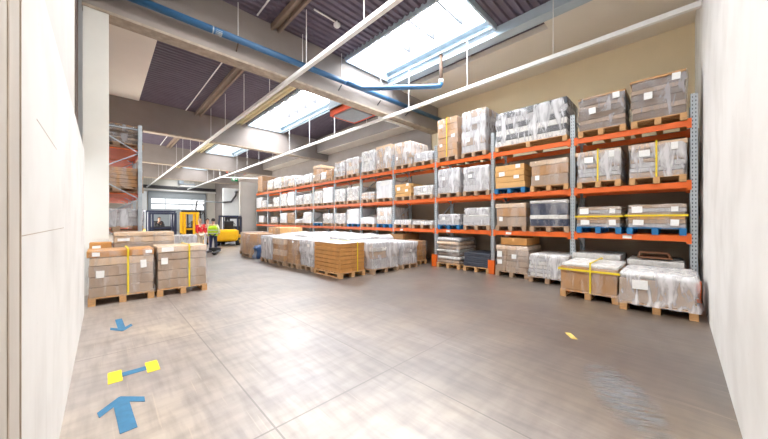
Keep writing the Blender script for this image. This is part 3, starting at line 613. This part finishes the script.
MB().tube([(0,0,.02),(0,0,-.03),(0,0,-.07)],[.1,.1,.06],18).build('sensor','whitemetal',t,True); MB().bar((-.75,.02,.09),(0,0,.06),.03,.03).build('arm','whitemetal',t); MB().bar((0,0,.02),(0,0,.12),.03,.03).build('stem','whitemetal',t)
def heater(lab, x, y, z, w, d, m):
    t = thing('ceiling_heater', lab, 'heater', (x,y,z))
    MB().box(-w/2,w/2,0,.05,0,.28).box(-w/2,w/2,d-.05,d,0,.28).box(-w/2,-w/2+.05,0,d,0,.28).box(w/2-.05,w/2,0,d,0,.28).box(-w/2,w/2,0,d,.2,.28).build('housing',m,t)
    MB().rbox(-w/2+.12,w/2-.12,.12,d-.12,-.02,.05,.02).build('grille','greypaint',t)
    MB().box(-w/2-.05,w/2+.05,-.05,d+.05,.28,.40).box(-w/2-.05,-w/2+.4,0,d,.40,.75).build('duct_box','galv',t)
    for sx in (-1,1):
        for yy in (.1,d-.1): MB().bar((sx*(w/2-.1),yy,.4),(sx*(w/2-.1),yy,ZD-z),.02,.02).build('hanger_rod','whitemetal',t)
heater('orange ceiling heater with grey underside behind the near roof beam', 7.65, 8.98, 6.0, 1.35, 1.5, 'heater')
heater('rust-red ceiling heater hanging beyond the third roof beam', 9.3, 29.0, 6.1, 1.6, 1.5, 'heater')
heater('white ceiling heater hanging near the far gate', 7.2, 41.0, 5.5, 1.5, 1.0, 'whitemetal')
tag(MB().rbox(8.35,10.6,8.84,8.93,5.85,5.944,.01).build('light_tube','whitemetal'), 'white strip fitting along the underside of the near roof beam', 'light fitting')
s = thing('exit_sign', 'small green and white exit sign hanging before the third roof beam', 'sign', (8.55,28.1,5.05))
MB().box(-.26,.26,-.03,.03,0,.42).build('panel','green',s); MB().box(-.20,-.02,-.036,-.03,.08,.34).box(.04,.2,-.036,-.03,.17,.25).build('pictogram','whitemetal',s); MB().bar((0,0,.42),(0,0,.95),.02,.02).build('hanger_rod','whitemetal',s)
# wall-mounted swing arm and hose by the white partition
a = thing('swing_arm', 'grey swing arm with hanging dark hose beside the white partition', 'arm', (0,0,0))
MB().box(9.15,9.45,30.1,30.199,4.2,4.4).tube([(8.1,30.05,3.2),(6.0,30.0,3.25)],.05,10).build('arm','greypaint',a,True); MB().tube([(9.3,30.115,4.3),(9.2,30.0,3.9),(8.8,30.0,3.3),(8.1,30.0,3.2)],.09,12).build('hose','darksteel',a,True)
MB().tube([(6.0,30.0,3.25),(5.9,30.0,2.5),(6.25,30.0,1.9),(6.6,30,2.4),(6.5,30,3.0)],.06,10).build('hose','darksteel',a,True)

# ------------------------------------------------------------------ marks on the floor
def arrow(lab, x, y, s, rz, wf=1.0):
    p = [(-.12,-.66),(.12,-.66),(.12,.06),(.34,-.10),(.36,.05),(.02,.30),(-.02,.30),(-.36,.05),(-.34,-.10),(-.12,.06)]
    n = len(p); mb = MB().add([(a*s*wf,b*s,.003) for a,b in p]+[(a*s*wf,b*s,0.0) for a,b in p], [(0,1,2,9),(2,3,4,5),(2,5,6,9),(6,7,9),(7,8,9)]+[(i,i+n,(i+1)%n+n,(i+1)%n) for i in range(n)])
    o = mb.build('floor_arrow','blue_tape'); o.location=(x,y,0.001); o.rotation_euler=(0,0,rz); return tag(o,lab,'floor marking')
arrow('large blue arrow painted on the floor near the camera, pointing away', .115, 3.235, .62, R(3), .66)
arrow('small blue arrow painted on the floor, pointing back to the camera', .19, 5.64, .72, R(182), .46)
for x, y, lab in ((.085,3.89,'yellow square painted on the floor, left end of blue line'),(.375,3.90,'yellow square painted on the floor, right end of blue line')):
    o = MB().box(-.052,.052,-.14,.14,0,.003).build('floor_square','yellow_tape'); o.location=(x,y,.001); tag(o,lab,'floor marking')
o = MB().box(-.094,.094,-.05,.05,0,.003).build('floor_line','blue_tape'); o.location=(.23,3.895,.001); o.rotation_euler=(0,0,.02); tag(o,'short blue line on the floor between two yellow squares','floor marking')
o = MB().box(-.11,.11,-.035,.035,0,.003).build('floor_mark','worn_yellow'); o.location=(4.48,1.01,.001); o.rotation_euler=(0,0,.6); tag(o,'worn yellow dash painted on the floor before the rack','floor marking')
def gouge_mat():
    m, nt, out = newmat('scuffed_grey_patch'); L = nt.links.new
    b = N(nt,'ShaderNodeBsdfPrincipled'); tr = N(nt,'ShaderNodeBsdfTransparent'); mx = N(nt,'ShaderNodeMixShader')
    b.inputs['Base Color'].default_value = (*s2l((138,138,140)),1); b.inputs['Roughness'].default_value=.5
    tc = N(nt,'ShaderNodeTexCoord'); mp = N(nt,'ShaderNodeMapping'); mp.inputs['Scale'].default_value=(9,1.2,1); L(tc.outputs['Object'],mp.inputs[0])
    nz = N(nt,'ShaderNodeTexNoise'); nz.inputs['Scale'].default_value=4; nz.inputs['Detail'].default_value=6; L(mp.outputs[0],nz.inputs['Vector'])
    gr = N(nt,'ShaderNodeVectorMath',operation='LENGTH'); m2 = N(nt,'ShaderNodeMapping'); m2.inputs['Scale'].default_value=(1.5,4,1); L(tc.outputs['Object'],m2.inputs[0]); L(m2.outputs[0],gr.inputs[0])
    mr = N(nt,'ShaderNodeMapRange'); mr.inputs['From Min'].default_value=.3; mr.inputs['From Max'].default_value=1; mr.inputs['To Min'].default_value=.75; mr.inputs['To Max'].default_value=0; L(gr.outputs['Value'],mr.inputs[0])
    r2 = N(nt,'ShaderNodeMapRange'); r2.inputs['From Min'].default_value=.42; r2.inputs['From Max'].default_value=.58; L(nz.outputs[0],r2.inputs[0])
    mu = N(nt,'ShaderNodeMath',operation='MULTIPLY'); L(mr.outputs[0],mu.inputs[0]); L(r2.outputs[0],mu.inputs[1])
    L(mu.outputs[0],mx.inputs[0]); L(tr.outputs[0],mx.inputs[1]); L(b.outputs[0],mx.inputs[2]); L(mx.outputs[0],out.inputs[0]); return m
M['gouge'] = gouge_mat()
o = MB().box(-.9,.9,-.24,.24,0,.002).build('floor_scuff','gouge'); o.location=(3.3,.36,.001); o.rotation_euler=(0,0,.42); tag(o,'scuffed grey patch on the floor beside the right wall','floor marking')

# ------------------------------------------------------------------ people
def skinned(name, verts, edges, radii, m, parent, sub=1):
    me = bpy.data.meshes.new(name); me.from_pydata(verts, edges, []); me.update()
    o = bpy.data.objects.new(name, me); C.objects.link(o)
    md = o.modifiers.new('s','SKIN'); md.use_smooth_shade = True
    for i, r in enumerate(radii):
        sv = me.skin_vertices[0].data[i]; sv.radius = (r, r) if not isinstance(r, tuple) else r; sv.use_root = (i == 0)
    sd = o.modifiers.new('d','SUBSURF'); sd.levels = sub; sd.render_levels = sub
    bpy.context.view_layer.update()
    ev = o.evaluated_get(bpy.context.evaluated_depsgraph_get()); nm = bpy.data.meshes.new_from_object(ev)
    o.modifiers.clear(); o.data = nm; bpy.data.meshes.remove(me)
    nm.materials.clear(); nm.materials.append(M[m]); nm.polygons.foreach_set('use_smooth',[True]*len(nm.polygons))
    o.parent = parent; return o
def person(label, loc, rz, ht, shirt, trousers, hair, vest=None, pose='stand', arm=(0,0), shoe='blackcloth'):
    t = thing('person', label, 'person', loc, rz, None, ht/1.75)
    sit = pose == 'sit'
    hz = .93 if not sit else .55
    V=[]; E=[]; Rr=[]
    def v(p, r, link=None):
        V.append(p); Rr.append(r)
        if link is not None: E.append((link, len(V)-1))
        return len(V)-1
    pel=v((0,0,hz),(.15,.11)); wst=v((0,0,hz+.17),(.135,.10),pel); chs=v((0,.0,hz+.38),(.165,.115),wst); nk=v((0,.0,hz+.54),.058,chs)
    hd0=v((0,-.015,hz+.62),(.072,.085),nk); hd=v((0,-.02,hz+.71),(.080,.098),hd0); v((0,-.01,hz+.79),(.055,.07),hd)
    arms=[]; legs=[]
    for s,rs in ((-1,arm[0]),(1,arm[1])):
        sh=v((s*.19,0,hz+.45),.058,chs)
        el=(s*.25,-.03-.1*rs,hz+.17+.02*rs); wr=(s*.25-.06*s*rs,-.08-.30*rs,hz-.06+.20*rs)
        e_=v(el,.044,sh); w_=v(wr,.03,e_); dx=Vector(wr)-Vector(el); dx.normalize()
        pm=Vector(wr)+dx*.07; p_=v(tuple(pm),(.036,.022),w_)
        for k in range(4):
            f0=pm+dx*.035+Vector((0,(k-1.5)*.019,0)); f1=f0+dx*(.045+.012*(1 if k in(1,2) else 0))+Vector((-s*.012,0,-.004))
            i0=v(tuple(f0),.009,p_); v(tuple(f1),.008,i0)
        th=Vector(wr)+dx*.04+Vector((-s*.01,-.035,0)); i0=v(tuple(th),.010,p_); v(tuple(th+dx*.04),.009,i0)
        arms.append(((s*.19,0,hz+.45),el,wr))
    for s in (-1,1):
        hp=(s*.09,0,hz-.05)
        if sit: kn=(s*.12,-.42,hz-.02); an=(s*.12,-.45,hz-.42); to=(s*.12,-.58,hz-.46)
        else: kn=(s*.105,-.01+.03*s,.49); an=(s*.11,.02+.05*s,.09); to=(s*.125,-.12+.05*s,.04)
        h_=v(hp,.095,pel); k_=v(kn,.06,h_); a_=v(an,.042,k_); v(to,(.045,.03),a_); legs.append((hp,kn,an,to))
    body=skinned('body',V,E,Rr,'skin',t)
    # face: eyes, nose, mouth, ears joined on one small mesh
    mb=MB()
    for s in (-1,1): mb.rbox(s*.032-.012,s*.032+.012,-.125,-.108,hz+.70,hz+.715,.005)
    mb.rbox(-.025,.025,-.118,-.1,hz+.625,hz+.637,.004); mb.build('face_features','hair',t)
    nb=MB().tube([(0,-.108,hz+.71),(0,-.135,hz+.672),(0,-.112,hz+.662)],[.008,.016,.01],8)
    for s in (-1,1): nb.rbox(s*.083-.008,s*.083+.008,-.03,.01,hz+.665,hz+.72,.006)
    nb.build('ears_and_nose','skin',t,True)
    # hair: a cap of the upper and back head
    bm=bmesh.new(); bmesh.ops.create_uvsphere(bm,u_segments=18,v_segments=12,radius=1)
    dl=[x for x in bm.verts if x.co.z<-.15 and x.co.y<.15 or x.co.z<-.6 or (x.co.y<-.55 and x.co.z<.35)]
    bmesh.ops.delete(bm,geom=dl,context='VERTS')
    for x in bm.verts: x.co=(x.co.x*.094,x.co.y*.112-.012,x.co.z*.108+hz+.735)
    me=bpy.data.meshes.new('hair'); bm.to_mesh(me); bm.free(); me.materials.append(M[hair]); me.polygons.foreach_set('use_smooth',[True]*len(me.polygons))
    ho=bpy.data.objects.new('hair',me); C.objects.link(ho); ho.parent=t
    # shirt
    V2=[(0,0,hz-.02),(0,0,hz+.17),(0,0,hz+.38),(0,0,hz+.50)]; E2=[(0,1),(1,2),(2,3)]; R2=[(.168,.128),(.155,.12),(.185,.135),(.075,.075)]
    for a_ in arms:
        i=len(V2); e=Vector(a_[1]); w=e.lerp(Vector(a_[2]),.9)
        V2+=[a_[0],a_[1],tuple(w)]; R2+=[.078,.06,.045]; E2+=[(2,i),(i,i+1),(i+1,i+2)]
    skinned('shirt',V2,E2,R2,shirt,t)
    # trousers
    V3=[(0,0,hz+.02)]; E3=[]; R3=[(.165,.125)]
    for hp,kn,an,to in legs:
        i=len(V3); V3+=[hp,kn,tuple(Vector(kn).lerp(Vector(an),.93))]; R3+=[.11,.078,.06]; E3+=[(0,i),(i,i+1),(i+1,i+2)]
        MB().tube([(an[0],an[1]+.07,an[2]-.04),(an[0],an[1],an[2]-.03),(to[0],to[1],to[2]-.0),(to[0],to[1]-.06,to[2]-.005)],[.045,.058,.05,.03],10).build('shoe',shoe,t,True)
    skinned('trousers',V3,E3,R3,trousers,t)
    if vest:
        vm=shell(.35,.25,hz-.08,hz+.44,2,.01,.01,rad=.4,off=.02,n=32).build('vest',vest,t,True); vm.location.y=-.125
        for zz in (hz+.03,hz+.19):
            tp=MB(); n=32; ring=[]
            for k in range(n):
                a_=2*math.pi*k/n; c,s_=math.cos(a_),math.sin(a_); ring.append((math.copysign(abs(c)**.16,c)*.202,math.copysign(abs(s_)**.16,s_)*.152))
            vs=[(x,y,zz) for x,y in ring]+[(x,y,zz+.04) for x,y in ring]; tp.add(vs,[(k,(k+1)%n,(k+1)%n+n,k+n) for k in range(n)]); tp.build('reflective_band','silver',t)
    return t
person('person in lime hi-vis vest and navy trousers standing in the aisle', (3.83,15.8,0), R(150), 1.62, 'pale','navycloth','hair',vest='lime',arm=(.5,.2))
person('person in red top and beige trousers standing beside the dark mast', (3.52,17.0,0), R(30), 1.60, 'red','beigecloth','hairb',arm=(.3,.3))
person('dark-haired person in red top and white trousers next to hi-vis worker', (3.98,17.5,0), R(-20), 1.62, 'red','whitecloth','hair',arm=(.2,.4))

# ------------------------------------------------------------------ trucks
def forklift(label, loc, rz, main, guard, mastm, mast_h=2.0, width=1.15, roof=2.05):
    """front (mast, forks) towards -y"""
    t=thing('forklift',label,'forklift',loc,rz); w=width/2
    ch=MB().rbox(-w,w,-.55,.75,.22,.62,.06).build('chassis',main,t)
    MB().rbox(-w,w,.62,1.15,.25,.98,.14).rbox(-w+.06,w-.06,.2,.75,.58,.92,.08).build('counterweight',main,t)
    st=MB().rbox(-.26,.26,.05,.5,.92,1.04,.05).build('seat','black',t); MB().rbox(-.26,.26,.45,.56,1.0,1.5,.05).build('backrest','black',st)
    MB().rbox(-w+.08,w-.08,-.6,-.42,.55,1.15,.05).build('dashboard','black',t)
    sw=MB(); pts=[(.18*math.cos(a*.3927),-.32+.1*math.sin(a*.3927),1.25+.15*math.sin(a*.3927)) for a in range(17)]; sw.tube(pts,.018,8).tube([(0,-.5,1.0),(0,-.32,1.25)],.02,8).build('steering_wheel','black',t,True)
    for sx in (-1,1):
        MB().bar((sx*(w-.05),-.5,.6),(sx*(w-.08),-.36,roof),.07,.07).build('guard_post',guard,t); MB().bar((sx*(w-.05),.8,.9),(sx*(w-.08),.62,roof),.07,.07).build('guard_post',guard,t)
    rf=MB().box(-w+.03,w-.03,-.42,-.34,roof-.04,roof+.05).box(-w+.03,w-.03,.58,.66,roof-.04,roof+.05).box(-w+.03,-w+.11,-.42,.66,roof-.04,roof+.05).box(w-.11,w-.03,-.42,.66,roof-.04,roof+.05)
    for k in range(1,6): x=-w+.1+(2*w-.2)*k/6; rf.box(x-.02,x+.02,-.4,.62,roof-.01,roof+.04)
    rf.build('roof_guard',guard,t)
    ms=MB()
    for sx in (-1,1): ms.box(sx*(w-.14)-.07,sx*(w-.14)+.07,-.86,-.70,.06,mast_h).box(sx*(w-.30)-.05,sx*(w-.30)+.05,-.86,-.72,.10,mast_h-.05)
    ms.box(-w+.1,w-.1,-.84,-.74,mast_h-.12,mast_h).box(-w+.1,w-.1,-.82,-.74,1.0,1.08).box(-w+.1,w-.1,-.82,-.74,.25,.35).build('mast',mastm,t)
    MB().box(-.45,.45,-.94,-.87,.12,.2).box(-.45,.45,-.94,-.87,.46,.54).box(-.42,-.36,-.94,-.88,.12,.8).box(.36,.42,-.94,-.88,.12,.8).build('carriage','black',t)
    for sx in (-1,1): MB().box(sx*.28-.05,sx*.28+.05,-1.9,-.94,.06,.10).box(sx*.28-.05,sx*.28+.05,-.98,-.94,.06,.55).build('fork','darksteel',t)
    for sx in (-1,1):
        for yy,r in ((-.45,.27),(.78,.23)):
            wl=MB().cyl((sx*(w-.02),yy,r),'x',r,.2,20).build('wheel','rubber',t,True); MB().cyl((sx*(w+.085),yy,r),'x',r*.5,.02,14).build('hub',main,wl)
    return t
forklift('yellow forklift with dark mast and seated driver, leftmost before the gate', (2.63,23.5,0), R(4), 'fl_yellow','bluegrey','bluegrey',2.02,1.6,2.1)
person('person in black clothing sitting in the leftmost forklift', (2.63,23.75,.49), R(4), 1.6, 'blackcloth','blackcloth','hair',pose='sit',arm=(.9,.9))
forklift('black-framed forklift with yellow mast, middle of the three', (3.85,20.2,0), R(-24), 'fl_yellow','black','fl_yellow',2.0,1.05,2.05)
forklift('yellow forklift with blue-black cab standing right of the hi-vis worker', (5.85,20.0,0), R(152), 'fl_yellow','bluegrey','black',1.75,1.15,1.78)
load('white wrapped package on the floor before the middle forklift', (2.55,14.9,0), R(5), .9, .8, .9, ly(3,'white'), pal='woodw', filmk='film_m')
pt=thing('pallet_truck','dark hand pallet truck on the floor at the hi-vis worker','pallet truck',(3.55,14.9,0),R(-25))
for sx in (-1,1):
    MB().rbox(sx*.19-.08,sx*.19+.08,-.55,.6,.06,.12,.02).build('fork','black',pt); MB().cyl((sx*.19,-.45,.045),'x',.045,.1,14).build('wheel','rubber',pt,True)
MB().rbox(-.25,.25,.58,.75,.06,.24,.04).build('pump_body','black',pt); MB().cyl((0,.74,.09),'x',.09,.16,16).build('wheel','rubber',pt,True)
MB().tube([(0,.72,.22),(0,1.0,.95)],.02,8).tube([(-.16,1.02,1.0),(0,1.0,.95),(.16,1.02,1.0)],.018,8).build('handle','black',pt,True)

# ------------------------------------------------------------------ world, camera, look
sc=bpy.context.scene
w=bpy.data.worlds.new('world'); sc.world=w; w.use_nodes=True
bg=w.node_tree.nodes['Background']; bg.inputs[0].default_value=(.85,.92,1,1); bg.inputs[1].default_value=1.0
cam=bpy.data.cameras.new('camera'); co=bpy.data.objects.new('camera',cam); C.objects.link(co)
cam.sensor_width=36; cam.lens=36*288/768; cam.shift_y=.0007; cam.clip_start=.02; cam.clip_end=200
co.location=(0,0,1.55); co.rotation_euler=(R(90),0,R(-44.3)); sc.camera=co
sc.view_settings.view_transform='Standard'; sc.view_settings.look='None'; sc.view_settings.exposure=1.0; sc.view_settings.gamma=1.06
cy=sc.cycles; cy.max_bounces=8; cy.diffuse_bounces=5; cy.glossy_bounces=3; cy.transparent_max_bounces=12; cy.use_denoising=True
cy.sample_clamp_indirect=8; cy.caustics_reflective=False; cy.caustics_refractive=False
